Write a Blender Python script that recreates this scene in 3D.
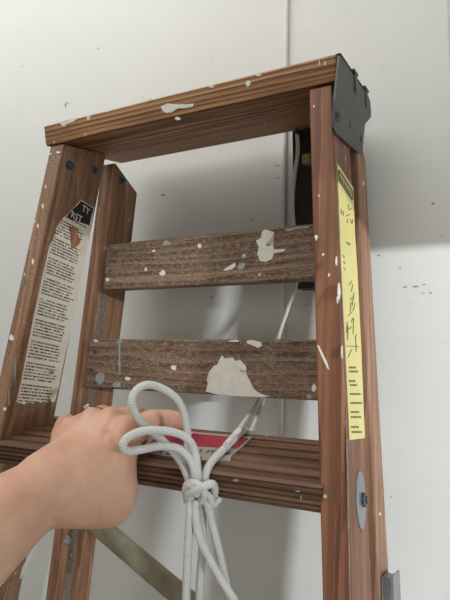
import bpy, bmesh, math, random
from mathutils import Vector, Matrix, Euler
random.seed(7)
for o in list(bpy.data.objects): bpy.data.objects.remove(o)
S = bpy.context.scene; COL = S.collection

# ------------------------------------------------------------------ frames
LEAN = 0.175                       # the ladder leans back against the wall (rad)
RAIL_LEN = 1.75
F_PX = 501.6
Q = Matrix.Rotation(-LEAN, 4, 'X')                 # ladder axes -> world
TOPZ = RAIL_LEN * math.cos(LEAN)
L2W = Matrix.Translation((0, 0, TOPZ)) @ Q         # ladder-local (origin under the cap) -> world
W2L = L2W.inverted()
def lw(p): return L2W @ Vector(p)

# ------------------------------------------------------------------ camera
a, b, c = 0.2302, 0.4656, -0.0785
RC = Matrix.Rotation(b, 3, 'Z') @ Matrix.Rotation(a, 3, 'X') @ Matrix.Rotation(c, 3, 'Y')
cam_pos = lw((0.2314, -0.3269, -0.2530))
RW = Q.to_3x3() @ RC
cx, cy, cz = RW.col[0], RW.col[1], RW.col[2]       # right, forward, up
cd = bpy.data.cameras.new('camera'); cam = bpy.data.objects.new('camera', cd); COL.objects.link(cam)
m3 = Matrix((cx, cz, -cy)).transposed()
cam.matrix_world = Matrix.Translation(cam_pos) @ m3.to_4x4()
cd.sensor_fit = 'VERTICAL'; cd.sensor_height = 36.0; cd.lens = 36.0 * F_PX / 600.0
cd.clip_start = 0.01
S.camera = cam
def ray(px, py): return cy + cx * ((px - 225) / F_PX) + cz * ((300 - py) / F_PX)
def at(px, py, d): return cam_pos + ray(px, py) * d          # d = depth along the optical axis
def hit(px, py, p0, n):
    r = ray(px, py); return cam_pos + r * ((Vector(p0) - cam_pos).dot(n) / r.dot(n))

# ------------------------------------------------------------------ light
vs = S.view_settings
vs.view_transform = 'Standard'; vs.look = 'None'; vs.gamma = 1.0; vs.use_curve_mapping = False
vs.exposure = 0.0
W = bpy.data.worlds.new('world'); S.world = W; W.use_nodes = True
bg = W.node_tree.nodes['Background']; bg.inputs[0].default_value = (0.93, 0.97, 1.0, 1); bg.inputs[1].default_value = 0.20
# bright daylight band seen under the header of the opening behind the photographer: long and low
EDGE_Z, EDGE_SLOPE = 1.643, .17                    # shade plane: z = EDGE_Z - EDGE_SLOPE * y
sd = bpy.data.lights.new('daylight_band', 'AREA'); sun = bpy.data.objects.new('daylight_band', sd); COL.objects.link(sun)
sd.shape = 'RECTANGLE'; sd.size = 1.5; sd.size_y = .014; sd.energy = 1150.; sd.color = (.90, .96, 1.0)
sun.location = (5.75, -3.5, EDGE_Z + EDGE_SLOPE * 3.5); sun.rotation_euler = (math.radians(80), 0, 0)
ad = bpy.data.lights.new('top_fill_light', 'AREA'); al = bpy.data.objects.new('top_fill_light', ad); COL.objects.link(al)  # unseen fill light added to brighten the wall towards its top
ad.shape = 'RECTANGLE'; ad.size = 1.3; ad.size_y = 0.6; ad.energy = 8.5; ad.color = (1.0, 0.985, 0.95)
al.location = (-0.40, -0.35, 2.40); al.rotation_euler = (math.radians(25), 0, 0)

# ------------------------------------------------------------------ material helpers
def lin(r, g, b_):
    f = lambda v: (v / 255 / 12.92) if v / 255 <= 0.04045 else ((v / 255 + 0.055) / 1.055) ** 2.4
    return (f(r), f(g), f(b_), 1)
class NT:
    def __init__(s, name):
        s.m = bpy.data.materials.new(name); s.m.use_nodes = True; s.t = s.m.node_tree
        s.b = s.t.nodes['Principled BSDF']
    def n(s, typ, **kw):
        d = s.t.nodes.new(typ)
        for k, v in kw.items(): setattr(d, k, v)
        return d
    def put(s, sock, v):
        if hasattr(v, 'is_linked') or isinstance(v, bpy.types.NodeSocket): s.t.links.new(v, sock)
        else: sock.default_value = v
    def math(s, op, a, b=None, c=None, clamp=False):
        d = s.n('ShaderNodeMath', operation=op, use_clamp=clamp)
        s.put(d.inputs[0], a)
        if b is not None: s.put(d.inputs[1], b)
        if c is not None: s.put(d.inputs[2], c)
        return d.outputs[0]
    def vec(s, x, y, z):
        d = s.n('ShaderNodeCombineXYZ')
        for i, v in enumerate((x, y, z)): s.put(d.inputs[i], v)
        return d.outputs[0]
    def sep(s, v):
        d = s.n('ShaderNodeSeparateXYZ'); s.put(d.inputs[0], v); return d.outputs
    def noise(s, v, scale, detail=3, rough=.55):
        d = s.n('ShaderNodeTexNoise'); s.put(d.inputs['Vector'], v)
        d.inputs['Scale'].default_value = scale; d.inputs['Detail'].default_value = detail; d.inputs['Roughness'].default_value = rough
        return d.outputs[0]
    def ramp(s, f, stops, interp='LINEAR'):
        d = s.n('ShaderNodeValToRGB'); s.put(d.inputs[0], f); cr = d.color_ramp; cr.interpolation = interp
        while len(cr.elements) < len(stops): cr.elements.new(1)
        for e, (p, col) in zip(cr.elements, stops): e.position = p; e.color = col if len(col) == 4 else (*col, 1)
        return d.outputs[0]
    def step(s, v, lo, hi):
        d = s.n('ShaderNodeMapRange', interpolation_type='SMOOTHSTEP'); s.put(d.inputs[0], v)
        d.inputs[1].default_value = lo; d.inputs[2].default_value = hi; return d.outputs[0]
    def mix(s, f, a, b, blend='MIX'):
        d = s.n('ShaderNodeMix', data_type='RGBA', blend_type=blend); s.put(d.inputs[0], f); s.put(d.inputs[6], a); s.put(d.inputs[7], b)
        return d.outputs[2]
    def obj(s): return s.n('ShaderNodeTexCoord').outputs['Object']
    def uv(s): return s.n('ShaderNodeTexCoord').outputs['UV']
    def bump(s, h, strength, dist):
        d = s.n('ShaderNodeBump'); d.inputs['Strength'].default_value = strength; d.inputs['Distance'].default_value = dist
        s.put(d.inputs['Height'], h); s.t.links.new(d.outputs[0], s.b.inputs['Normal'])
    def done(s, col, rough=.6, metal=0, spec=.5):
        s.put(s.b.inputs['Base Color'], col); s.put(s.b.inputs['Roughness'], rough); s.b.inputs['Metallic'].default_value = metal
        s.b.inputs['Specular IOR Level'].default_value = spec
        return s.m

def wood(name, axis, light, mid, dark, freq, centre, seed, warp=.35, speck=0.0, grime=0.0, grime_col=(120, 112, 102), ring=.6, fine=0.0, spec=.35):
    """flat-sawn fir: growth rings about an axis that runs along the board"""
    t = NT(name); P = t.sep(t.obj()); ax = 'xyz'.index(axis); o = [i for i in range(3) if i != ax]
    al_, p_, q_ = P[ax], P[o[0]], P[o[1]]
    A = t.math('ADD', t.math('MULTIPLY', al_, 1.0), seed)
    v_long = t.vec(t.math('MULTIPLY', A, 4.0), t.math('MULTIPLY', p_, 26.), t.math('MULTIPLY', q_, 26.))
    n1 = t.noise(v_long, 1.0, 2, .5)
    dx = t.math('SUBTRACT', p_, centre[0]); dy = t.math('SUBTRACT', q_, centre[1])
    r = t.math('SQRT', t.math('ADD', t.math('MULTIPLY', dx, dx), t.math('MULTIPLY', dy, dy)))
    ph = t.math('ADD', t.math('MULTIPLY', r, freq), t.math('MULTIPLY', n1, warp * 8))
    fr = t.math('FRACT', ph)
    v_fib = t.vec(t.math('MULTIPLY', A, 22.), t.math('MULTIPLY', p_, 900.), t.math('MULTIPLY', q_, 900.))
    fib = t.noise(v_fib, 1.0, 2, .6)
    stk = t.noise(t.vec(t.math('MULTIPLY', A, 2.5), t.math('MULTIPLY', t.math('ADD', p_, t.math('MULTIPLY', n1, .004)), 190.), t.math('MULTIPLY', q_, 190.)), 1.0, 3, .6)
    fr2 = t.math('ADD', t.math('ADD', t.math('MULTIPLY', fr, ring), t.math('MULTIPLY', t.math('SUBTRACT', fib, .5), .35)), t.math('MULTIPLY', t.math('SUBTRACT', stk, .5 - .5 * (1 - ring)), 1.5))
    col = t.ramp(fr2, [(0.0, lin(*light)), (.42, lin(*mid)), (.80, lin(*dark)), (.95, lin(*dark)), (1.0, lin(*mid))])
    blot = t.noise(t.vec(t.math('MULTIPLY', A, 9.), t.math('MULTIPLY', p_, 30.), t.math('MULTIPLY', q_, 30.)), 1.0, 3, .6)
    col = t.mix(t.math('MULTIPLY', t.step(blot, .42, .72), .45), col, lin(*[int(v * .72) for v in dark]))
    if grime > 0:
        g = t.noise(t.obj(), 42.0, 4, .65)
        col = t.mix(t.math('MULTIPLY', t.step(g, .32, .68), grime), col, lin(*grime_col))
    if fine > 0:
        hf = t.noise(t.vec(t.math('MULTIPLY', A, 230.), t.math('MULTIPLY', p_, 560.), t.math('MULTIPLY', q_, 560.)), 1.0, 3, .7)
        col = t.mix(t.math('MULTIPLY', t.step(hf, .46, .66), fine), col, lin(178, 158, 138))
        col = t.mix(t.math('MULTIPLY', t.step(hf, .46, .30), fine), col, lin(66, 50, 40))
    if speck > 0:
        vo = t.n('ShaderNodeTexVoronoi'); t.put(vo.inputs['Vector'], t.obj()); vo.inputs['Scale'].default_value = 520.
        big = t.noise(t.obj(), 55., 3, .6)
        dots = t.math('MULTIPLY', t.step(vo.outputs['Distance'], .34, .2), t.step(t.n_rand(vo) if False else vo.outputs['Color'], .62 - .22 * speck, .75 - .2 * speck))
        dots = t.math('MULTIPLY', dots, t.step(big, .33, .58))
        col = t.mix(t.math('MULTIPLY', dots, .75), col, lin(196, 184, 166))
    v2 = t.n('ShaderNodeTexVoronoi'); t.put(v2.inputs['Vector'], t.obj()); v2.inputs['Scale'].default_value = 75.
    sp = t.math('MULTIPLY', t.step(v2.outputs['Distance'], .12, .07), t.step(v2.outputs['Color'], .68, .70))
    col = t.mix(t.math('MULTIPLY', sp, .85), col, lin(222, 216, 204))
    t.bump(t.math('ADD', t.math('MULTIPLY', fr2, .5), fib), .35, .0006)
    return t.done(col, t.math('ADD', .46, t.math('MULTIPLY', fib, .25)), 0, spec)

def plain(name, rgb, rough=.6, metal=0., var=0., scale=60., rgb2=None, bump=0., spec=.5):
    t = NT(name); col = lin(*rgb)
    if var > 0:
        n = t.noise(t.obj(), scale, 4, .6); col = t.mix(t.math('MULTIPLY', t.step(n, .35, .68), var), lin(*rgb), lin(*(rgb2 or [int(v * .7) for v in rgb])))
        if bump: t.bump(n, bump, .0008)
    return t.done(col, rough, metal, spec)

M = {}
M['cap'] = wood('fir_cap', 'x', (208, 163, 120), (173, 126, 87), (113, 77, 52), 215., (0.03, -.05), 3.1, .30, ring=.75, spec=.3)
M['rail_front_l'] = wood('fir_rail_left', 'z', (193, 151, 119), (169, 126, 96), (135, 97, 72), 60., (-.26, -.12), 1.7, .3, speck=.35, grime=.3, grime_col=(147, 128, 108))
M['rail_front_r'] = wood('fir_rail_right', 'z', (173, 123, 92), (149, 100, 73), (117, 76, 55), 60., (.05, -.03), 5.3, .3, ring=.5)
M['rail_rear_l'] = wood('fir_rear_rail_left', 'z', (197, 150, 115), (171, 124, 92), (134, 95, 70), 100., (-.30, .02), 8.9, .2, grime=.15)
M['rail_rear_r'] = wood('fir_rear_rail_right', 'z', (186, 145, 116), (165, 124, 97), (135, 97, 75), 80., (.02, .0), 9.9, .2)
M['slat'] = wood('weathered_slat', 'x', (174, 142, 117), (138, 108, 87), (88, 65, 50), 130., (0.075, -.40), 2.2, .5, speck=1.0, fine=.38, grime=.5, grime_col=(127, 112, 96), ring=.55, spec=.25)
M['step'] = wood('fir_step', 'x', (147, 112, 87), (124, 91, 69), (97, 68, 52), 110., (0.0, -.40), 6.4, .25, grime=.35, grime_col=(97, 81, 69), spec=.3)
M['bare'] = wood('bare_fir_patch', 'z', (197, 151, 114), (175, 126, 92), (149, 105, 75), 100., (-.2, 0), 4.4, .2)
M['paint'] = plain('dried_white_paint', (238, 234, 224), .65, var=.35, scale=160., rgb2=(212, 205, 192), bump=.3)
M['paint_blue'] = plain('dried_grey_paint', (168, 172, 170), .65, var=.4, scale=150.)
M['worn'] = plain('worn_grey_wood', (150, 134, 120), .7, var=.5, scale=200., rgb2=(96, 76, 62))
M['overspray'] = plain('grey_paint_overspray', (150, 134, 120), .75, var=.85, scale=520., rgb2=(92, 76, 64))
M['steel_dark'] = plain('dark_galvanised_steel', (74, 77, 75), .48, .55, var=.6, scale=45., rgb2=(58, 62, 62), bump=.25)
M['steel'] = plain('zinc_steel', (150, 153, 156), .42, .75, var=.4, scale=70., rgb2=(110, 112, 116))
M['bolt'] = plain('bolt_steel', (92, 98, 106), .45, .6, var=.4, scale=300.)
M['brace'] = plain('olive_painted_tube', (168, 160, 134), .5, 0., var=.55, scale=38., rgb2=(128, 120, 98), bump=.1)
M['black'] = plain('black_print', (34, 36, 40), .6)
M['grey_print'] = plain('grey_print', (96, 88, 60), .7)
M['white_print'] = plain('white_print', (224, 222, 214), .6)
M['yellow'] = plain('yellow_sticker', (228, 214, 136), .5, var=.3, scale=40., rgb2=(236, 224, 158))
M['red'] = plain('red_print', (168, 52, 70), .5, var=.4, scale=90., rgb2=(140, 44, 60))
M['silver'] = plain('silver_sticker', (178, 172, 162), .45, .1, var=.5, scale=120., rgb2=(140, 132, 122))
M['cord'] = plain('white_cord', (214, 210, 200), .7)
M['conduit'] = plain('white_conduit', (226, 226, 222), .45)
M['dark_block'] = plain('dark_stained_timber', (52, 44, 38), .75, var=.4, scale=40.)
M['tan_block'] = plain('tan_timber', (176, 146, 110), .7, var=.4, scale=120.)
M['gold'] = plain('gold_metal', (226, 186, 120), .25, 1.)
t = NT('clear_stone'); t.b.inputs['Transmission Weight'].default_value = .5; M['stone'] = t.done(lin(245, 246, 248), .08)

def wall_mat():
    t = NT('white_wall_paint'); o = t.obj()
    n = t.noise(o, 5., 4, .6); n2 = t.noise(o, 34., 5, .65)
    col = t.mix(t.math('MULTIPLY', t.step(n, .35, .7), .25), lin(228, 228, 224), lin(216, 215, 208))
    n3 = t.noise(t.vec(t.math('MULTIPLY', t.sep(o)[0], 46.), t.math('MULTIPLY', t.sep(o)[1], 40.), t.math('MULTIPLY', t.sep(o)[2], 70.)), 1.0, 3, .5)
    col = t.mix(t.math('MULTIPLY', t.step(n3, .62, .80), .12), col, lin(150, 146, 138))
    t.bump(n2, .12, .0012)
    return t.done(col, .7, 0, .3)
M['wall'] = wall_mat()
t = NT('concrete_floor'); nn = t.noise(t.obj(), 8., 5, .6)
M['floor'] = t.done(t.mix(nn, lin(168, 164, 156), lin(136, 132, 126)), .8)

def print_mat():
    t = NT('cream_label_print'); u, v, _ = t.sep(t.uv())      # metres on the label
    rows = t.math('MULTIPLY', v, 1 / .0029); ri = t.math('FLOOR', rows); rf = t.math('FRACT', rows)
    wn = t.noise(t.vec(t.math('MULTIPLY', u, 800.), t.math('MULTIPLY', ri, 7.3), 0.), 1., 2, .7)
    ink = t.math('MULTIPLY', t.step(wn, .42, .50), t.math('MULTIPLY', t.step(rf, .18, .3), t.step(rf, .82, .7)))
    gap = t.math('GREATER_THAN', t.math('FRACT', t.math('MULTIPLY', ri, .1429)), .05)
    ragged = t.noise(t.vec(0., t.math('MULTIPLY', ri, 3.7), 5.), 1., 1)
    margin = t.math('MULTIPLY', t.math('GREATER_THAN', u, .011), t.math('LESS_THAN', u, t.math('ADD', .034, t.math('MULTIPLY', ragged, .03))))
    f = t.math('MULTIPLY', t.math('MULTIPLY', ink, gap), margin)
    paper = t.mix(t.math('MULTIPLY', t.step(t.noise(t.obj(), 70., 4), .45, .7), .5), lin(248, 241, 226), lin(232, 219, 196))
    return t.done(t.mix(t.math('MULTIPLY', f, .95), paper, lin(48, 44, 40)), .65)
M['label'] = print_mat()

def rope_mat():
    t = NT('braided_white_rope'); u, v, _ = t.sep(t.uv())     # u turns, v metres
    k = t.math('MULTIPLY', v, 330.)
    s1 = t.math('SINE', t.math('ADD', t.math('MULTIPLY', u, 37.7), t.math('MULTIPLY', k, 6.2)))
    s2 = t.math('SINE', t.math('SUBTRACT', t.math('MULTIPLY', u, 37.7), t.math('MULTIPLY', k, 6.2)))
    h = t.math('MULTIPLY', t.math('ADD', t.math('MULTIPLY', s1, s2), 1.), .5)
    col = t.mix(h, lin(204, 202, 198), lin(232, 231, 228))
    n = t.noise(t.obj(), 90., 3); col = t.mix(t.math('MULTIPLY', t.step(n, .5, .75), .3), col, lin(190, 186, 178))
    t.bump(h, .5, .0007)
    return t.done(col, .8, 0, .2)
M['rope'] = rope_mat()

def skin_mat():
    t = NT('skin'); o = t.obj(); n = t.noise(o, 26., 4, .6); n2 = t.noise(o, 420., 3, .6)
    col = t.mix(t.step(n, .3, .7), lin(224, 180, 154), lin(208, 156, 130))
    col = t.mix(t.math('MULTIPLY', t.step(n2, .55, .75), .25), col, lin(204, 148, 124))
    t.bump(n2, .25, .0007)
    t.b.inputs['Subsurface Weight'].default_value = .12; t.b.inputs['Subsurface Radius'].default_value = (.008, .003, .0015)
    return t.done(col, .5, 0, .4)
M['skin'] = skin_mat()

# ------------------------------------------------------------------ object helpers
def link(name, bm, mat, parent=None, smooth=False, sharp=None):
    me = bpy.data.meshes.new(name)
    bmesh.ops.recalc_face_normals(bm, faces=bm.faces)
    bm.to_mesh(me); bm.free()
    return linkme(name, me, mat, parent, smooth)
def linkme(name, me, mat, parent=None, smooth=False):
    me.materials.clear(); me.materials.append(M[mat] if isinstance(mat, str) else mat)
    if smooth:
        for p in me.polygons: p.use_smooth = True
    o = bpy.data.objects.new(name, me); COL.objects.link(o)
    if parent: o.parent = parent
    return o
def tag(o, label, cat, group=None):
    o['label'] = label; o['category'] = cat
    if group: o['group'] = group
    return o
def empty(name, mat4):
    o = bpy.data.objects.new(name, None); COL.objects.link(o); o.matrix_world = mat4; o.empty_display_size = .05; return o
def hexa(bm, P, bevel=0., seg=2):
    """P: 8 corners, bottom ring then top ring"""
    v = [bm.verts.new(p) for p in P]
    fs = [bm.faces.new([v[i] for i in q]) for q in ((0, 3, 2, 1), (4, 5, 6, 7), (0, 1, 5, 4), (1, 2, 6, 5), (2, 3, 7, 6), (3, 0, 4, 7))]
    if bevel: bmesh.ops.bevel(bm, geom=list({e for f in fs for e in f.edges}), offset=bevel, segments=seg, affect='EDGES', profile=.6)
def box(bm, lo, hi, bevel=0., seg=2):
    x0, y0, z0 = lo; x1, y1, z1 = hi
    hexa(bm, [(x0, y0, z0), (x1, y0, z0), (x1, y1, z0), (x0, y1, z0), (x0, y0, z1), (x1, y0, z1), (x1, y1, z1), (x0, y1, z1)], bevel, seg)
def lathe(bm, pos, axis, prof, n=20, sx=1., sy=1., up=None):
    """prof = [(radius, height)...] turned about axis; sx, sy stretch the cross section"""
    az = Vector(axis).normalized(); ux = (Vector(up) if up else (Vector((0, 0, 1)) if abs(az.z) < .9 else Vector((1, 0, 0))))
    ux = (ux - az * ux.dot(az)).normalized(); uy = az.cross(ux); rings = []
    for r, h in prof:
        rings.append([bm.verts.new(Vector(pos) + az * h + ux * (r * sx * math.cos(2 * math.pi * i / n)) + uy * (r * sy * math.sin(2 * math.pi * i / n))) for i in range(n)])
    for A, B in zip(rings, rings[1:]):
        for i in range(n): bm.faces.new((A[i], A[(i + 1) % n], B[(i + 1) % n], B[i]))
    bm.faces.new(rings[0][::-1]); bm.faces.new(rings[-1])
def poly_slab(bm, pts, n, thick):
    """planar outline extruded by thick along n"""
    n = Vector(n).normalized(); A = [bm.verts.new(p) for p in pts]; B = [bm.verts.new(Vector(p) + n * thick) for p in pts]
    N = len(A)
    f0 = bm.faces.new(A[::-1]); f1 = bm.faces.new(B)
    for i in range(N): bm.faces.new((A[i], A[(i + 1) % N], B[(i + 1) % N], B[i]))
    bmesh.ops.triangulate(bm, faces=[f0, f1])
def smooth_path(pts, sub=8):
    out = []; n = len(pts)
    for i in range(n - 1):
        p0 = pts[max(i - 1, 0)]; p1 = pts[i]; p2 = pts[i + 1]; p3 = pts[min(i + 2, n - 1)]
        for k in range(sub):
            s = k / sub
            out.append(.5 * ((2 * p1) + (p2 - p0) * s + (2 * p0 - 5 * p1 + 4 * p2 - p3) * s * s + (3 * p1 - p0 - 3 * p2 + p3) * s ** 3))
    out.append(pts[-1]); return out
def tube_bm(bm, pts, rad, n=12, sub=8, v0=0.):
    P = smooth_path([Vector(p) for p in pts], sub); uvl = bm.loops.layers.uv.verify()
    T = [(P[min(i + 1, len(P) - 1)] - P[max(i - 1, 0)]).normalized() for i in range(len(P))]
    ref = Vector((0, 0, 1)) if abs(T[0].z) < .9 else Vector((1, 0, 0))
    u = (ref - T[0] * ref.dot(T[0])).normalized(); rings = []; L = [v0]
    for i, p in enumerate(P):
        u = (u - T[i] * u.dot(T[i])).normalized(); w = T[i].cross(u)
        r = rad(i / (len(P) - 1)) if callable(rad) else rad
        rings.append([bm.verts.new(p + u * (r * math.cos(2 * math.pi * k / n)) + w * (r * math.sin(2 * math.pi * k / n))) for k in range(n)])
        if i: L.append(L[-1] + (P[i] - P[i - 1]).length)
    for i in range(len(P) - 1):
        for k in range(n):
            f = bm.faces.new((rings[i][k], rings[i][(k + 1) % n], rings[i + 1][(k + 1) % n], rings[i + 1][k])); f.smooth = True
            for lp, (uu, vv) in zip(f.loops, ((k / n, L[i]), ((k + 1) / n, L[i]), ((k + 1) / n, L[i + 1]), (k / n, L[i + 1]))): lp[uvl].uv = (uu, vv)
    bm.faces.new(rings[0][::-1]); bm.faces.new(rings[-1])

# ------------------------------------------------------------------ setting
WALL_Y = .150
def struct(name, bm, mat): o = link(name, bm, mat); o['kind'] = 'structure'; return o
bm = bmesh.new(); box(bm, (-2.6, WALL_Y, 0), (3.6, WALL_Y + .12, 2.9)); wall_back = struct('wall_back', bm, 'wall')
bm = bmesh.new(); box(bm, (-2.6, -3.2, -.1), (3.6, WALL_Y + .12, 0)); struct('floor', bm, 'floor')
# header over the wide opening behind the photographer: its lower edge draws the shade line on wall and rails
bm = bmesh.new(); hy = -1.3; HZ = EDGE_Z - EDGE_SLOPE * (hy - .04)
box(bm, (-2.6, hy - .04, HZ), (3.6, hy, 2.9)); box(bm, (-2.6, hy - .04, 0), (2.25, hy, HZ)); struct('front_header_added_jamb', bm, 'wall')  # second box: unseen jamb added to keep the band's light off the left wall
bm = bmesh.new(); box(bm, (-2.72, hy, 0), (-2.6, WALL_Y + .12, 2.9)); struct('wall_left', bm, 'wall')
WN = Vector((0, -1, 0)); WP = Vector((0, WALL_Y, 0))
def onwall(px, py, off=0.): return hit(px, py, WP + WN * off, WN)

# ------------------------------------------------------------------ stepladder
TAU, LC, TC, DC, OV = .3429, .297, .0201, .1246, .0018
WL, SPL, TH, DR = .2862, .0623, .0179, .0611
YR, BE, WR, SPR, THR, DRR = .0787, .0751, .2904, .0503, .0203, .0462
LAD = empty('stepladder', L2W @ Matrix.Translation((0, 0, -RAIL_LEN)))
tag(LAD, 'weathered wooden stepladder leaning against the white wall, splashed with white paint', 'stepladder')
OFF = Matrix.Translation((0, 0, RAIL_LEN))
def part(name, bm, mat, parent=None, smooth=False):
    o = link(name, bm, mat, parent or LAD, smooth)
    if parent is None: o.matrix_local = OFF
    return o
u_ = Vector((0, math.cos(TAU), math.sin(TAU))); n_ = Vector((0, -math.sin(TAU), math.cos(TAU))); ex = Vector((1, 0, 0))
def fr(s, z, inner, back): return Vector((s * ((WL / 2 - SPL * z) - (TH if inner else 0)), DR if back else 0, z))
def rr(s, z, inner, back): return Vector((s * ((WR / 2 - SPR * z) - (THR if inner else 0)), YR - BE * z + (DRR if back else 0), z))
def rail(fn, s, z0, z1, bev, slope=0., nz=1):
    b_ = bmesh.new(); P = []
    for z in (z0, z1):
        for i, k in ((0, 0), (1, 0), (1, 1), (0, 1)):
            p = fn(s, z, i, k); P.append(fn(s, z + (slope * p.y if z == z1 else 0) , i, k))
    hexa(b_, P, bev, 3); return b_
rails = {}
rear_bot = -1.712
for s, k in ((-1, 'l'), (1, 'r')):
    rails['f' + k] = part('front_rail', rail(fr, s, -RAIL_LEN, -.001, .0022, math.tan(TAU)), 'rail_front_' + k)
    rails['r' + k] = part('rear_rail', rail(rr, s, rear_bot, .0455, .0022, -.35), 'rail_rear_' + k)
# foot trim: rails end on the floor
# cap board
c0 = -OV * u_; b_ = bmesh.new()
def capc(x, d, h): return c0 + ex * x + u_ * d + n_ * h
hexa(b_, [capc(x, d, h) for h in (0, TC) for x, d in ((-LC / 2, 0), (LC / 2, 0), (LC / 2, DC), (-LC / 2, DC))], .0028, 3)
cap = part('top_cap', b_, 'cap')
# steps with grooved tread and ribbed nosing
TS, DS = .0190, .0764
def step_profile():
    q = [(0.0, -TS)]                                   # (depth, height) going up the front
    zz = -TS
    q = [(.0025, -TS), (.0006, -TS + .0015)]
    for i in range(4):
        z = -TS + .0028 + i * .0036
        q += [(0, z), (0, z + .0018), (.0017, z + .0023), (.0017, z + .0031)]
    q += [(.0002, -.0016), (.0022, 0)]
    d = .0085
    for i in range(5):
        q += [(d, 0), (d + .0008, -.0024), (d + .0028, -.0024), (d + .0036, 0)]; d += .0135
    q += [(DS - .002, 0), (DS, -.002), (DS, -TS + .002), (DS - .002, -TS)]
    return q
def make_step(z, ov=.0040, gs=.0030):
    b2 = bmesh.new(); w = WL / 2 - SPL * z - TH + gs
    org = Vector((0, 0, z)) - u_ * ov; pr = step_profile()
    A = [[b2.verts.new(org + ex * sx + u_ * (d if abs(sx) < w else d) + n_ * h) for d, h in pr] for sx in (-w, w)]
    n = len(pr)
    for i in range(n): b2.faces.new((A[0][i], A[0][(i + 1) % n], A[1][(i + 1) % n], A[1][i]))
    f = [b2.faces.new(A[0][::-1]), b2.faces.new(A[1])]; bmesh.ops.triangulate(b2, faces=f)
    return part('step', b2, 'step')
ZS = -.2880
steps = [make_step(ZS - .305 * k) for k in range(5)]
# back slats
SN = Vector((0, -1, -BE)).normalized()
def slat(z, L, h, th=.012):
    b2 = bmesh.new(); P = []
    for zz in (z - h, z):
        y1 = YR - BE * zz; P += [(-L / 2, y1 - th, zz), (L / 2, y1 - th, zz), (L / 2, y1 - .0002, zz), (-L / 2, y1 - .0002, zz)]
    hexa(b2, P, .0020, 2); return part('back_slat', b2, 'slat')
Z1, H1, Z2, H2 = -.0814, .0494, -.1829, .0500
slat1 = slat(Z1, .2330, H1); slat2 = slat(Z2, .2590, H2)
for z in (-.62, -.93, -1.24, -1.52): slat(z, WR - 2 * SPR * z - .01, .045)
# diagonal tube brace across the rear rails
# bolts on the left rails
ls = W2L.to_3x3()
def toL(p): return W2L @ p
def plane_l(p0, n): return lw(p0), (Q.to_3x3() @ Vector(n)).normalized()
nIL = Vector((1, 0, -SPL * -1)).normalized() if False else Vector((1, 0, -SPL)).normalized()
# inner face of the left front rail: x = -(WL/2 - SPL z) + TH  -> normal (1,0,-SPL)
PIL = plane_l(fr(-1, -.1, 1, 0), Vector((1, 0, -SPL)))
PIR = plane_l(rr(-1, -.1, 1, 0), Vector((1, 0, -SPR)))
POR = plane_l(fr(1, -.1, 0, 0), Vector((1, 0, SPL)))
POB = plane_l(rr(1, -.1, 0, 0), Vector((1, 0, SPR)))
PFR = plane_l((0, 0, 0), (0, -1, 0))
PSL = plane_l((0, YR - .012, 0), SN)
PCF = plane_l(c0, -u_)
PCB = plane_l(c0, -n_)
PST = plane_l(Vector((0, 0, ZS)), n_)
PSF = plane_l(Vector((0, 0, ZS)) - u_ * .004, -u_)
def onp(px, py, pl, off=0.):
    return toL(hit(px, py, pl[0] + pl[1] * off, pl[1]))
def nl(pl): return W2L.to_3x3() @ pl[1]
def bolt(px, py, pl, r, parent):
    b3 = bmesh.new(); p = onp(px, py, pl); n = nl(pl)
    lathe(b3, p - n * .001, n, [(r, 0), (r, .0018), (r * .9, .0024), (r * .5, .0026)], 18)
    lathe(b3, p, n, [(r * .48, .001), (r * .48, .0042), (r * .36, .0048)], 6)
    return part('bolt', b3, 'bolt', parent)
bolt(69, 165.5, PIL, .0052, rails['fl']); bolt(95, 170.7, PIL, .0048, rails['fl']); bolt(122, 180.4, PIR, .0052, rails['rl'])
# diagonal tube brace across the rear rails
PBR = plane_l((0, YR + .020, 0), SN)
qa = onp(100, 527, PBR); qb = onp(172, 588, PBR); dv = (qb - qa) / (qb.x - qa.x)
xl = rr(-1, qa.z, 1, 0).x - .004; pA = qa + dv * (xl - qa.x); pB = qa + dv * (.163 - qa.x)
b2 = bmesh.new(); tube_bm(b2, [pA, pA.lerp(pB, .5), pB], .0100, 16, 4); part('diagonal_brace', b2, 'brace')
# nails on slats
def nail(px, py, parent):
    b3 = bmesh.new(); lathe(b3, onp(px, py, PSL, -.0006), nl(PSL), [(.0022, 0), (.0022, .0009), (.0012, .0011)], 10); part('nail', b3, 'bolt', parent)
nail(114.5, 253, slat1); nail(110.5, 271, slat1); nail(95.5, 352, slat2); nail(92, 370, slat2)

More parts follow.
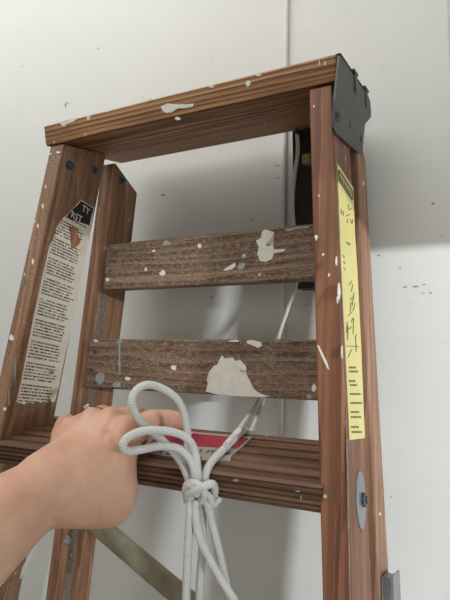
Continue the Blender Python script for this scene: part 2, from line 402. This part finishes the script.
# steel end bracket on the cap, both ends (the right one shows)
def bracket(s):
    xo = LC / 2 + .0006
    def P2(px, py):                                    # profile point (y, z) traced on the right end plane
        q = onp(px, py, plane_l((xo, 0, 0), (1, 0, 0))); return q.y, q.z
    up = [P2(*q) for q in ((337.5, 56), (343, 63), (347, 69), (352, 76), (356, 82), (361, 89), (366, 95), (368.5, 101), (369.5, 112), (369, 118))]
    mid_r = P2(364.5, 124); low = [P2(*q) for q in ((365.5, 154.5), (362, 153), (352, 145), (343, 137.5), (337, 133), (334.2, 127))]
    mid_l = P2(334.3, 100)
    b3 = bmesh.new(); th = .0016
    def lay(dx):
        U = [b3.verts.new((s * (xo + dx), y, z)) for y, z in up]
        mr = b3.verts.new((s * (xo + dx - .001), *mid_r)); ml = b3.verts.new((s * (xo + dx - .001), *mid_l))
        Lw = [b3.verts.new((s * (WL / 2 - SPL * z + .0010 + dx), y, z)) for y, z in low]
        return U, mr, ml, Lw
    A = lay(0); B = lay(th)
    for X, rev in ((A, 1), (B, 0)):
        f1 = X[0] + [X[1], X[2]]; f2 = [X[2], X[1]] + X[3]
        for f in (f1, f2): b3.faces.new(f[::-1] if rev else f)
    la = A[0] + [A[1]] + A[3] + [A[2]]; lb = B[0] + [B[1]] + B[3] + [B[2]]
    for i in range(len(la)):
        j = (i + 1) % len(la); b3.faces.new((la[i], la[j], lb[j], lb[i]))
    # folded lip over the cap's top edge with two pressed ribs
    for d0, d1, e in ((.004, .120, .0012), (.048, .064, .0028), (.098, .116, .0028)):
        q = [capc(s * (xo - .003), d0, TC), capc(s * (xo + th + (e - .0012)), d0, TC), capc(s * (xo + th + (e - .0012)), d1, TC), capc(s * (xo - .003), d1, TC)]
        hexa(b3, [p + n_ * .0002 for p in q] + [p + n_ * e for p in q], .0005, 1)
    for d0 in (.048, .098):                            # ribs running down the plate
        q = [capc(s * (xo + th * .5), d0 + .002, .003), capc(s * (xo + th + .0012), d0 + .005, .006), capc(s * (xo + th + .0012), d0 + .011, .006), capc(s * (xo + th * .5), d0 + .014, .003)]
        hexa(b3, q + [p + n_ * (TC - .005) for p in q], .0008, 2)
    br = part('steel_bracket', b3, 'steel_dark'); br['label'] = 'dark galvanised steel corner bracket'
    for px, py in ((337.5, 116), (350, 124), (362, 138)):
        y, z = P2(px, py); b4 = bmesh.new()
        lathe(b4, (s * (WL / 2 - SPL * z + .002), y, z), (s, 0, .06), [(.0050, 0), (.0046, .0020), (.0030, .0036), (.001, .0042)], 16)
        part('rivet', b4, 'steel_dark', br)
bracket(1)
# round plate washer with nut on the right rail
b3 = bmesh.new(); pw = onp(360, 499.5, POR); nw = nl(POR)
lathe(b3, pw - nw * .0005, nw, [(.0165, 0), (.0165, .0012), (.0155, .0018), (.002, .0022)], 36, 1.12, .86, up=(0, 0, 1)); ws = part('washer_plate', b3, 'steel', rails['fr'], False)
b3 = bmesh.new(); lathe(b3, pw + nw * .001, nw, [(.0046, 0), (.0046, .0024), (.0038, .003)], 6); lathe(b3, pw + nw * .001, nw, [(.0024, 0), (.0024, .0040), (.0016, .0046)], 12)
part('nut', b3, 'bolt', rails['fr'])
# spreader hinge clip low on the right rear rail
b3 = bmesh.new(); n = nl(POB); e1 = Vector((0, 1, -BE)).normalized(); e1 = (e1 - n * e1.dot(n)).normalized(); e2 = n.cross(e1); e2 = e2 if e2.z > 0 else -e2
pc = onp(384, 580, POB)
def clipbox(a0, a1, b0, b1, h0, h1):
    hexa(b3, [pc + e1 * x + n * h + e2 * z for z in (b0, b1) for x, h in ((a0, h0), (a1, h0), (a1, h1), (a0, h1))], .0008, 2)
clipbox(-.016, .016, -.07, .004, .0002, .0018); clipbox(-.016, -.0142, -.07, .0045, .0018, .0085); clipbox(-.016, .020, -.07, .006, .0080, .0096); clipbox(-.0142, .014, -.07, .0035, .0018, .0080)
part('spreader_clip', b3, 'steel', rails['rr'])

# ------------------------------------------------------------------ paper safety label (left rail) and stickers
def px_poly(name, px, pl, off, th, mat, parent, uvfn=None):
    pts = [onp(x, y, pl, off) for x, y in px]; b3 = bmesh.new(); poly_slab(b3, pts, nl(pl), th)
    if uvfn:
        uvl = b3.loops.layers.uv.verify()
        for f in b3.faces:
            for lp in f.loops: lp[uvl].uv = uvfn(lp.vert.co)
    return part(name, b3, mat, parent)
lab_px = [(81, 200), (94, 208), (91.5, 217), (89.5, 226), (90, 233), (88.6, 240), (85, 260), (81.5, 280), (77.5, 300), (73.5, 318), (70, 334), (65.5, 352), (62, 368), (50, 371), (42, 374), (49, 377.5), (60, 380),
          (58.5, 388), (54.5, 402), (49, 401), (44, 404), (38, 402), (33, 403.5), (28, 402), (24, 404.5), (16.7, 402), (21, 382), (25, 361), (29, 340), (33, 320), (37.5, 300), (41.5, 280), (45.5, 263), (49, 247), (52, 241), (56.5, 234), (56, 229), (58.5, 224), (63, 218), (67.5, 214)]
def lab_uv(co): return (co.y, co.z + .5)
lab = px_poly('safety_label', lab_px, PIL, .0002, .0003, 'label', rails['fl'], lab_uv)
lab['label'] = 'torn cream paper safety label with small print'
# sub-sub level is not allowed: the header, print and torn patch sit beside the label on the rail
px_poly('label_header', [(81.3, 201.2), (93.4, 208.6), (91, 217), (89.3, 225.5), (78, 221.5), (66.5, 217.5), (70, 212.5)], PIL, .0006, .0002, 'black', rails['fl'])
px_poly('torn_patch', [(68, 226), (73, 226.5), (79, 229.5), (77.5, 234), (80, 240), (79, 244.5), (74, 248), (71, 249), (70.5, 240), (70.5, 234)], PIL, .0006, .0002, 'bare', rails['fl'])
FONT = None
def text(name, body, size, org, xdir, ydir, mat, parent, bold=0.):
    cu = bpy.data.curves.new(name, 'FONT'); cu.body = body; cu.size = size; cu.offset = bold; cu.extrude = .00008; cu.resolution_u = 2
    tmp = bpy.data.objects.new('tmp', cu); COL.objects.link(tmp); bpy.context.view_layer.update()
    me = bpy.data.meshes.new_from_object(tmp.evaluated_get(bpy.context.evaluated_depsgraph_get()))
    bpy.data.objects.remove(tmp)
    xd = Vector(xdir).normalized(); yd = Vector(ydir); yd = (yd - xd * yd.dot(xd)).normalized(); zd = xd.cross(yd)
    mt = Matrix((xd, yd, zd)).transposed().to_4x4(); mt.translation = org; me.transform(mt); me.name = name
    return linkme(name, me, mat, parent)
nL = nl(PIL); ydL = Vector((SPL * 0 - SPL, 0, 1)) if False else Vector((SPL, 0, 1))
def on_label(px, py): return onp(px, py, PIL, .0009)
for body, s, q in (('TY', .0098, (81.5, 210.5)), ('RST', .0098, (70.5, 216.8))):
    text('lettering', body, s, on_label(*q), (0, 1, 0), ydL, 'white_print', rails['fl'], .0001)
# yellow sticker
yel = px_poly('yellow_sticker', [(337, 163), (345, 175.5), (353, 188), (354.5, 230), (357, 270), (361, 350), (364.5, 438), (349.3, 440), (345, 350), (341, 270), (338.5, 200)], POR, .0002, .0003, 'yellow', rails['fr'])
yel['label'] = 'narrow yellow instruction sticker'
prn = bmesh.new()
def pq(pts):
    poly_slab(prn, [onp(x, y, POR, .0006) for x, y in pts], nl(POR), .0001)
def seg(x0, y0, x1, y1, w=.45):
    d = Vector((x1 - x0, y1 - y0)); d.normalize(); o = Vector((-d.y, d.x)) * w
    pq([(x0 + o.x, y0 + o.y), (x1 + o.x, y1 + o.y), (x1 - o.x, y1 - o.y), (x0 - o.x, y0 - o.y)])
for q in ((338.6, 170, 352, 190.5), (352, 190.5, 352.3, 200), (352.3, 200, 339.3, 180.5), (339.3, 180.5, 338.6, 170)): seg(*q, .7)
for i in range(6): seg(340.6 + i * 1.8, 176 + i * 2.9, 340.9 + i * 1.8, 181.5 + i * 2.9, .5)
for q in ((348, 204, 349, 210), (349, 210, 352, 208), (341, 209, 341.3, 214), (343, 211, 343.2, 216), (346, 216, 350, 214), (347, 219, 348, 223), (350, 219, 352, 224), (352, 224, 353, 219),
          (346.5, 242, 350.5, 244), (346.5, 243.2, 350.5, 245.2), (343, 255, 344.5, 258), (343.5, 261, 345, 264), (344, 268, 345.5, 270),
          (349, 285, 352, 281), (351, 292, 353, 284), (350, 300, 354, 296), (352, 306, 354, 293), (346.5, 333, 347.2, 322), (347, 330, 352, 327), (347.5, 340, 348, 326), (351, 322, 353, 318), (353, 334, 353.6, 318),
          (348, 316, 352, 312), (350, 312, 351, 302), (353, 311, 355, 303), (355, 338, 356.5, 334), (346.5, 346, 358.5, 346.5), (355.5, 337, 356.3, 352), (348, 357, 352, 349)): seg(*q, .35)
for y, xs in ((367.5, (349, 356)), (371.5, (349.5, 358)), (381, (349, 355.5)), (385, (350, 357)), (394, (350, 361)), (403, (350.5, 362)), (412, (351, 359.5)), (417, (351, 361)), (427, (351, 358.5)), (432, (351.5, 362))):
    x = xs[0]
    while x < xs[1]:
        w = random.choice((1.0, 1.5, 2.1)); seg(x, y, min(x + w, xs[1]), y + .05, .95); x += w + .5
part('print', prn, 'grey_print', rails['fr'])
# red and silver sticker on the step
sti = px_poly('warning_sticker', [(150, 437), (187, 431.5), (252.5, 437.3), (248, 442), (240, 449), (231, 456.5), (230.5, 461.5), (209, 461), (175, 457.5), (140, 452)], PST, .0003, .0003, 'silver', steps[0])
sti['label'] = 'worn silver and red warning sticker'
px_poly('red_band', [(156, 437), (188, 433.2), (248.5, 438.6), (237.5, 448.6), (200, 446.5), (150, 443)], PST, .0007, .0002, 'red', steps[0])
for body, q, s in (('S', (197.2, 451.6), .0074), ('ST', (204.5, 452.3), .0074), ('B', (224.0, 454.6), .0070), ('R', (157, 453.3), .0074), ('BA', (164.0, 454.2), .0074), ('L', (198.0, 458.8), .0062)):
    text('lettering', body, s, onp(*q, PST, .0007), ex, u_, 'black', steps[0], .0001)

# ------------------------------------------------------------------ paint splashes (each its own crust of dried paint)
def splat(px, pl, parent, mat='paint', th=.0005):
    return px_poly('paint_splash', px, pl, .00005, th, mat, parent)
def blob(cx_, cy_, rx, ry, pl, parent, mat='paint', n=11, rough=.35, seed=0):
    rnd = random.Random(seed + int(cx_ * 7 + cy_ * 13))
    splat([(cx_ + rx * (1 + rnd.uniform(-rough, rough)) * math.cos(2 * math.pi * i / n), cy_ + ry * (1 + rnd.uniform(-rough, rough)) * math.sin(2 * math.pi * i / n)) for i in range(n)], pl, parent, mat)
# slat 2: the big splash
splat([(206, 391.5), (208, 384), (207, 379), (210.5, 377.5), (209, 372), (213, 371), (214, 366), (217, 365), (220, 359), (222, 355.5), (225, 358.5), (233, 357.5), (235, 361), (240, 360), (246, 366), (246.5, 371), (242, 370), (239, 366.5),
       (241, 372), (247, 375), (250, 381), (254, 389), (261, 394), (269, 396.3), (262, 397), (235, 396), (217, 394.3)], PSL, slat2)
splat([(246.5, 341), (252, 339.8), (261, 342), (262, 346), (258, 348), (252, 345), (248, 344)], PSL, slat2)
blob(234, 341, 4.5, 1.2, PSL, slat2); blob(173.5, 367.5, 2.6, 2.6, PSL, slat2); blob(127.5, 378.7, 2.4, 2.2, PSL, slat2); blob(100.5, 378, 5.2, 5, PSL, slat2, 'paint_blue')
blob(120, 341.5, 2.6, 2.2, PSL, slat2, 'paint_blue'); blob(117.5, 385, 4, 3.2, PSL, slat2, 'paint_blue'); blob(314, 388, 2.6, 4, PSL, slat2); blob(309, 396.5, 3, 2.2, PSL, slat2, 'paint_blue')
blob(119.6, 360, .9, 15, PSL, slat2, 'paint_blue', 16, .5); blob(96, 341, 2.2, 1.2, PSL, slat2)
# slat 1
splat([(256, 241), (261, 238), (262, 232), (265, 229.5), (274, 232), (272.5, 237), (268.5, 240.5), (266, 246.5), (272, 245.5), (274, 249.5), (286, 249), (283, 252), (274, 253), (272, 259), (266, 262.2), (260, 261), (257.5, 254), (259, 247)], PSL, slat1)
splat([(223, 270), (228, 267), (235, 262.5), (236, 266), (232, 269.5), (226, 271)], PSL, slat1); splat([(237, 268), (240, 263), (246, 263), (244, 268.5), (240, 270)], PSL, slat1, 'paint_blue')
blob(163, 273.5, 2.8, 3, PSL, slat1); blob(166, 243.3, 4, 2.2, PSL, slat1, 'paint_blue'); blob(199.5, 245.5, 2, 2.2, PSL, slat1); blob(146, 269.5, 1.5, 2, PSL, slat1); blob(244, 255.5, 1.6, 1.2, PSL, slat1); blob(154, 251, 1.8, 1.2, PSL, slat1); blob(107.5, 279.5, 1.6, 2, PSL, slat1)
splat([(284, 229.5), (296, 227), (309, 226), (309, 228), (298, 229), (288, 231.5)], PSL, slat1, 'paint_blue')
# cap front
def cf(*px): splat(list(px), PCF, cap)
cf((60, 122.5), (66, 120), (72, 119.5), (76, 117.8), (77.5, 119), (73, 122.3), (67, 124), (64.5, 127), (62, 125.5)); blob(89, 118.2, 2.2, 2, PCF, cap); blob(107, 111.5, 1.5, 1, PCF, cap)
cf((161, 106.5), (168, 103.5), (176, 104.5), (186, 104.5), (194, 103.6), (193, 106.8), (184, 108.5), (178, 108.2), (172, 112.5), (166, 113), (163, 111)); blob(150, 99.5, 1.8, 1, PCF, cap); blob(178, 118.5, 2.6, 1.6, PCF, cap)
blob(248, 83.5, 2.0, 3.4, PCF, cap); blob(211, 86.5, 2.8, 1.4, PCF, cap); blob(259, 75, 3, 1.2, PCF, cap); blob(325, 63.5, .6, 2.2, PCF, cap); blob(319.5, 63, .6, 2.4, PCF, cap)
# rails
for q in ((316.5, 237.5, 1.5, 3), (323.5, 254.5, 1.2, 1.4), (314, 106.5, .8, 1.2), (329, 275, 1., 2.), (319, 196, .7, 1.)): blob(*q, PFR, rails['fr'])
splat([(317, 345), (319, 345.5), (327.5, 363), (329.5, 370), (327, 368), (322, 357)], PFR, rails['fr'])
for q in ((338.6, 292, 1.2, 7), (337.2, 300, .7, 4), (336, 262, .6, 5), (341.5, 352, .7, 6)): blob(*q, POR, rails['fr'])
for q in ((58.5, 152.5, 1.8, .9), (50.5, 154, 1.4, .7), (46, 187, .7, 2), (43, 206, .8, 2.5), (38, 226, .8, 2), (33, 262, 1., 3), (5, 409, 1.4, 1.8), (12, 338, 2.2, 3.2)): blob(*q, PFR, rails['fl'])
for q in ((24.5, 283, 1.6, 5), (15, 371, .8, 14), (9, 398, .7, 9)): blob(*q, PIL, rails['fl'], 'paint_blue')
splat([(37, 541), (40, 539), (31, 557), (21, 578), (19.5, 579), (22, 568), (30, 552)], PIL, rails['fl'])
def arris(y): return 331.6 + (y - 90) * .0435 if y < 370 else 343.8 + (y - 370) * .022
yy = 150.
rnd = random.Random(4)
while yy < 590:
    ln = rnd.uniform(8, 40); w = rnd.uniform(.4, 1.0)
    if rnd.random() < .9:
        p_ = [(arris(yy + ln * k / 4) + 1.0 + w * rnd.uniform(.3, 1.), yy + ln * k / 4) for k in range(5)]; q_ = [(arris(yy + ln * k / 4) + .9 - w * rnd.uniform(.0, .3), yy + ln * k / 4) for k in range(4, -1, -1)]
        px_poly('worn_edge', p_ + q_, POR, .0001, .0003, 'worn', rails['fr'])
    yy += ln + rnd.uniform(-2, 5)
PRF = plane_l((0, YR, 0), SN)
blob(67.5, 539.5, 3.4, 4.4, PIR, rails['rl'], 'paint_blue'); blob(71, 555, 1.2, 1.8, PIR, rails['rl'], 'paint_blue')
b3 = bmesh.new(); rnd = random.Random(11); zz_ = [-.075 - .02 * k for k in range(22)]
poly_slab(b3, [rr(-1, z, 1, 0) + Vector((.0001, .0024, 0)) for z in zz_] + [rr(-1, z, 1, 0) + Vector((.0001, .0135 + rnd.uniform(-.0012, .0012), 0)) for z in zz_[::-1]], nl(PIR), .00025)
part('paint_overspray', b3, 'overspray', rails['rl'])
for q in ((363, 183, .6, 2.5), (374, 196, .6, 1.5), (379.5, 514, .8, 1.2)): blob(*q, POB, rails['rr'])
blob(298, 491, 2.2, .8, PSF, steps[0], 'paint_blue'); blob(301, 498, .6, 3, PSF, steps[0], 'paint_blue'); blob(236, 480, 3, 1.2, PSF, steps[0], 'paint_blue')

# ------------------------------------------------------------------ things on the wall behind
p0 = onwall(287.2, -60, .0030); p1 = onwall(282.5, 300, .0030); p2 = onwall(281.0, 436, .0030)
b3 = bmesh.new(); top = p0 + (p0 - p1).normalized() * .45
tube_bm(b3, [top, p0, p1, p2], .0028, 12, 3); tag(link('cable_conduit', b3, 'conduit'), 'thin white cable running down the wall behind the ladder', 'cable')
q = onwall(447.3, 20)
bm = bmesh.new(); box(bm, (q.x - .0012, WALL_Y - .0012, 0), (q.x + .0012, WALL_Y, 2.9), .0004, 1); struct('trim_1', bm, 'wall')
# dark block behind the right rail
blk = empty('wall_block', Matrix.Translation(onwall(303, 286)))
tag(blk, 'dark stained timber block fixed to the wall behind the ladder', 'block')
def wpart(name, b_, mat, par): o = link(name, b_, mat, par); o.matrix_parent_inverse = par.matrix_world.inverted(); return o
bpy.context.view_layer.update()
x0 = onwall(292.8, 210, .03); x1 = onwall(331, 210, .03); zt = onwall(300, 112, .03).z; zb = onwall(305, 288, .03).z
b3 = bmesh.new(); box(b3, (x0.x, WALL_Y - .030, zb), (x1.x, WALL_Y, zt), .0015); wpart('block', b3, 'dark_block', blk)
b3 = bmesh.new(); q0 = onwall(301.5, 164, .038); q1 = onwall(310, 152.5, .038); box(b3, (q0.x, WALL_Y - .038, q0.z), (q1.x, WALL_Y - .028, q1.z), .002); wpart('peg', b3, 'tan_block', blk)
hk = onwall(299.8, 139, .036); b3 = bmesh.new()
tube_bm(b3, [hk + Vector((0, .010, .004)), hk + Vector((0, -.002, .004)), hk + Vector((0, -.008, .001)), hk + Vector((0, -.010, .007))], .0016, 8, 4); wpart('hook', b3, 'black', blk)
# small stains on the wall
smk = [(405, 287, 3, .8), (415, 286.5, 4, .9), (424, 284.5, 2, .7), (400, 268.5, 1.2, .8), (430.5, 293, 1.6, 1.1), (423, 293.2, 2.2, .5), (378.5, 255.5, 2, 1), (433, 203.5, 2.2, 1.2), (442, 236, .8, 1), (212, 297.5, 1.6, 1.4), (98, 48.5, .8, .8), (65.5, 105.5, .7, 2.8), (67, 103, 2.8, .5),
       (163, 195, 2.6, 1.2), (278, 178, 1.2, .9), (277, 165.5, 3, .5), (252, 220, 1, 1), (22, 66, .9, .4), (145, 262, 0.8, .8), (306, 105 + 200, 1, .7), (296, 307, 1, .6), (391, 497, 1, .7)]
M['smudge'] = plain('wall_smudge', (152, 148, 140), .8)
for x, y, rx, ry in smk:
    b3 = bmesh.new(); rnd = random.Random(int(x * 3 + y)); n = 9
    poly_slab(b3, [onwall(x + rx * rnd.uniform(.6, 1.2) * math.cos(6.283 * i / n), y + ry * rnd.uniform(.6, 1.2) * math.sin(6.283 * i / n), .00005) for i in range(n)], WN, .0002)
    link('stain', b3, 'smudge', wall_back)

# ------------------------------------------------------------------ thin cord from the hook down to the step
b3 = bmesh.new()
pe = lw(onp(251, 433, PST, .0022)); 
tube_bm(b3, [hk + Vector((0, -.009, .002)), onwall(297.8, 152, .040), onwall(295, 172, .040), onwall(293, 192, .040), onwall(292.6, 210, .040), onwall(295, 240, .044), onwall(296.5, 281, .048), onwall(288, 308, .052), onwall(278.6, 336, .058), at(270, 370, .505), at(262.5, 402, .48), pe], .0021, 8, 6)
tag(link('thin_cord', b3, 'cord'), 'thin pale cord hanging from the dark block down to the step', 'cord')

# ------------------------------------------------------------------ white braided rope tied round the step
RR_ = .0028
rope = []
def strand(pts, r=RR_, n=12): 
    b4 = bmesh.new(); tube_bm(b4, [at(*q) if not isinstance(q, Vector) else q for q in pts], r, n, 8); rope.append(b4)
sb = lambda x, y, o=RR_: lw(onp(x, y, PST, o))
# tall loop
strand([(191, 487, .340), (186.7, 474, .343), (179, 459, .348), (167, 445, .352), (155.6, 434.4, .350), (142, 423, .342), (134.4, 412, .338), (132, 399, .338), (139, 388, .342), (152, 385, .348), (170, 393, .354), (181, 405.6, .357), (186.7, 425.6, .357), (188.2, 447, .353), (193, 466, .346), (197, 484, .341)])
# flat loop
strand([(199, 488, .337), (197.8, 474.4, .338), (195.6, 455, .341), (190, 441.5, .342), (178, 433.5, .341), (159, 430.2, .336), (141, 431.5, .330), (128, 437.5, .326), (122.8, 445.5, .324), (128, 451, .326), (143, 449.3, .332), (161, 446, .337), (178, 448.5, .340), (189, 458.5, .339), (194, 471, .338), (196, 486, .338)])
# strand over the step to the back, then up behind the slats
strand([(208, 490, .337), (205, 479, .340), (208, 468, .347), (215, 458, .358), sb(228, 445), sb(236, 437.5), sb(243, 431.4, .003), lw(onp(246, 431.5, PST, 0)), lw(onp(247, 437, PST, -.012) + u_ * .012)])
strand([sb(226, 444.5, .0078), sb(233, 436.5, .0085), lw(onp(239, 430, PST, .011)), at(247, 419, .440), at(259, 401, .470), at(268, 378, .500), at(276, 350, .515)], .0022)
# knot: wraps
strand([(186, 489, .341), (188, 484, .336), (194, 483, .331), (200, 486, .329), (204, 493, .329), (202, 500, .332), (196, 502, .337), (190, 499, .341)])
strand([(187, 500, .338), (189, 494, .333), (196, 490, .329), (205, 486, .328), (212, 484, .331), (214.5, 489, .336), (213, 496, .340), (206, 500, .342)])
strand([(186.5, 496, .340), (186, 490, .336), (189, 485, .333), (196, 487, .330), (203, 492, .3295), (209, 497, .331), (212, 503, .335)])
strand([(206, 502, .336), (212, 505, .337), (217, 501, .338), (220, 498, .339)], .0022)
# hanging strands
strand([(191, 496, .335), (190, 510, .333), (188.5, 540, .332), (187, 570, .331), (186, 605, .330), (185, 660, .33)])
strand([(201, 498, .338), (202, 520, .338), (202.5, 545, .338), (200.5, 575, .338), (199, 605, .337), (198, 650, .337)])
strand([(195, 500, .333), (196, 520, .331), (200, 538, .329), (208, 556, .327), (219, 576, .326), (229, 592, .325), (236, 606, .325), (245, 650, .326)])
strand([(206, 498, .334), (210, 515, .333), (215, 535, .334), (220, 556, .335), (224, 575, .336), (229, 596, .336), (231, 610, .336), (234, 655, .337)])
allb = bmesh.new(); uvl = allb.loops.layers.uv.verify()
for b4 in rope:
    me = bpy.data.meshes.new('t'); bmesh.ops.recalc_face_normals(b4, faces=b4.faces); b4.to_mesh(me); b4.free(); allb.from_mesh(me); bpy.data.meshes.remove(me)
me = bpy.data.meshes.new('rope'); allb.to_mesh(me); allb.free()
tag(linkme('rope', me, 'rope'), 'white braided rope knotted round the step with loops and hanging ends', 'rope')

# ------------------------------------------------------------------ the arm and hand
body = bmesh.new()
def sph(px, py, d, rp): return at(px, py, d), rp * d / F_PX
def hull(*sp):
    b4 = bmesh.new()
    for p, r in sp: bmesh.ops.create_uvsphere(b4, u_segments=18, v_segments=12, radius=r, matrix=Matrix.Translation(p))
    g = bmesh.ops.convex_hull(b4, input=b4.verts)
    bmesh.ops.delete(b4, geom=[v for v in b4.verts if not v.link_faces], context='VERTS')
    inner = [f for f in g['geom_interior'] if isinstance(f, bmesh.types.BMFace)] if g.get('geom_interior') else []
    bmesh.ops.delete(b4, geom=[v for v in g['geom_interior'] if isinstance(v, bmesh.types.BMVert) and v.is_valid], context='VERTS')
    bmesh.ops.recalc_face_normals(b4, faces=b4.faces)
    me = bpy.data.meshes.new('t'); b4.to_mesh(me); b4.free(); body.from_mesh(me); bpy.data.meshes.remove(me)
def chain(*sp):
    for p, q in zip(sp, sp[1:]): hull(p, q)
s_ = sph
# forearm, elbow and upper arm (beyond the frame towards the photographer)
chain(s_(46, 489, .322, 33), s_(20, 506, .312, 38), s_(-6, 525, .301, 45), s_(-70, 575, .275, 62), s_(-170, 655, .245, 84), s_(-290, 750, .215, 108))
W1 = s_(42, 479, .324, 27); W2 = s_(56, 498, .321, 28)
# metacarpals
mp = s_(66, 436, .380, 15); mr = s_(88, 427, .380, 16); mm = s_(109, 426, .376, 16.5); mi = s_(126, 435, .366, 16.5)
hull(W1, W2, s_(72, 458, .352, 25), s_(100, 462, .352, 24)); hull(s_(72, 458, .352, 22), s_(100, 462, .352, 24), mp, mr); hull(s_(90, 460, .352, 22), s_(108, 462, .354, 22), mr, mm); hull(s_(104, 466, .354, 22), s_(112, 470, .352, 22), mm, mi)
for q in ((70, 426, .377, 10), (91, 418, .377, 11), (111, 417, .373, 11.5), (127, 426, .364, 12)): hull(s_(*q), s_(q[0] - 8, q[1] + 16, q[2] - .012, q[3]))
# thenar and thumb folded under the step
hull(W2, s_(90, 500, .338, 27), s_(106, 470, .350, 22)); hull(s_(90, 500, .338, 27), s_(110, 500, .349, 26), s_(119, 472, .354, 18), s_(121, 448, .360, 15)); hull(s_(110, 500, .349, 26), s_(121, 488, .352, 18))
chain(s_(112, 497, .350, 25), s_(112, 505, .385, 16), s_(112, 506, .410, 14), s_(116, 502, .432, 12))
# fingers
chain(mp, s_(66, 424, .425, 10.5), s_(70, 430, .455, 9), s_(74, 446, .462, 8))
chain(mr, s_(102, 415, .424, 10.5), s_(108, 424, .462, 9), s_(112, 440, .468, 8.5))
chain(mm, s_(134, 415.5, .415, 11), s_(148, 423, .452, 9.5), s_(154, 438, .458, 8.5))
chain(mi, s_(153, 420.5, .392, 11.5), s_(171, 419.5, .405, 9.8), s_(180, 421, .411, 8.6))
me = bpy.data.meshes.new('arm'); body.to_mesh(me); body.free()
tmp = bpy.data.objects.new('tmp', me); COL.objects.link(tmp)
md = tmp.modifiers.new('r', 'REMESH'); md.mode = 'VOXEL'; md.voxel_size = .0019; md.use_smooth_shade = True
md = tmp.modifiers.new('s', 'SMOOTH'); md.factor = .5; md.iterations = 8
bpy.context.view_layer.update()
me2 = bpy.data.meshes.new_from_object(tmp.evaluated_get(bpy.context.evaluated_depsgraph_get())); bpy.data.objects.remove(tmp)
me2.name = 'person'
tag(linkme('person', me2, 'skin', None, True), 'bare left arm reaching in from the left, hand gripping the ladder step', 'person')

# ------------------------------------------------------------------ ring on the ring finger
fp, fq = mr[0], s_(102, 415, .424, 10.5)[0]; ax = (fq - fp).normalized(); rc = fp.lerp(fq, .50); rr0 = .0104
RG = empty('finger_ring', Matrix.Translation(rc)); tag(RG, 'thin gold ring with a clear stone on the ring finger', 'ring'); bpy.context.view_layer.update()
b3 = bmesh.new(); uu = (Vector((0, 0, 1)) - ax * ax.z).normalized(); ww = ax.cross(uu); N = 40
rings = []
for i in range(N):
    t_ = 2 * math.pi * i / N; o = uu * math.cos(t_) + ww * math.sin(t_)
    rings.append([b3.verts.new(rc + o * (rr0 + .0008 * math.cos(k * 1.0472)) + ax * (.0009 * math.sin(k * 1.0472))) for k in range(6)])
for i in range(N):
    for k in range(6): b3.faces.new((rings[i][k], rings[i][(k + 1) % 6], rings[(i + 1) % N][(k + 1) % 6], rings[(i + 1) % N][k]))
wpart('band', b3, 'gold', RG)
sdv = (at(84, 408, .395) - rc); sdv = (sdv - ax * sdv.dot(ax)).normalized()
b3 = bmesh.new(); lathe(b3, rc + sdv * (rr0 + .0004), sdv, [(.0006, 0), (.0030, .0028), (.0026, .0036), (.0016, .0040)], 8); wpart('stone', b3, 'stone', RG)
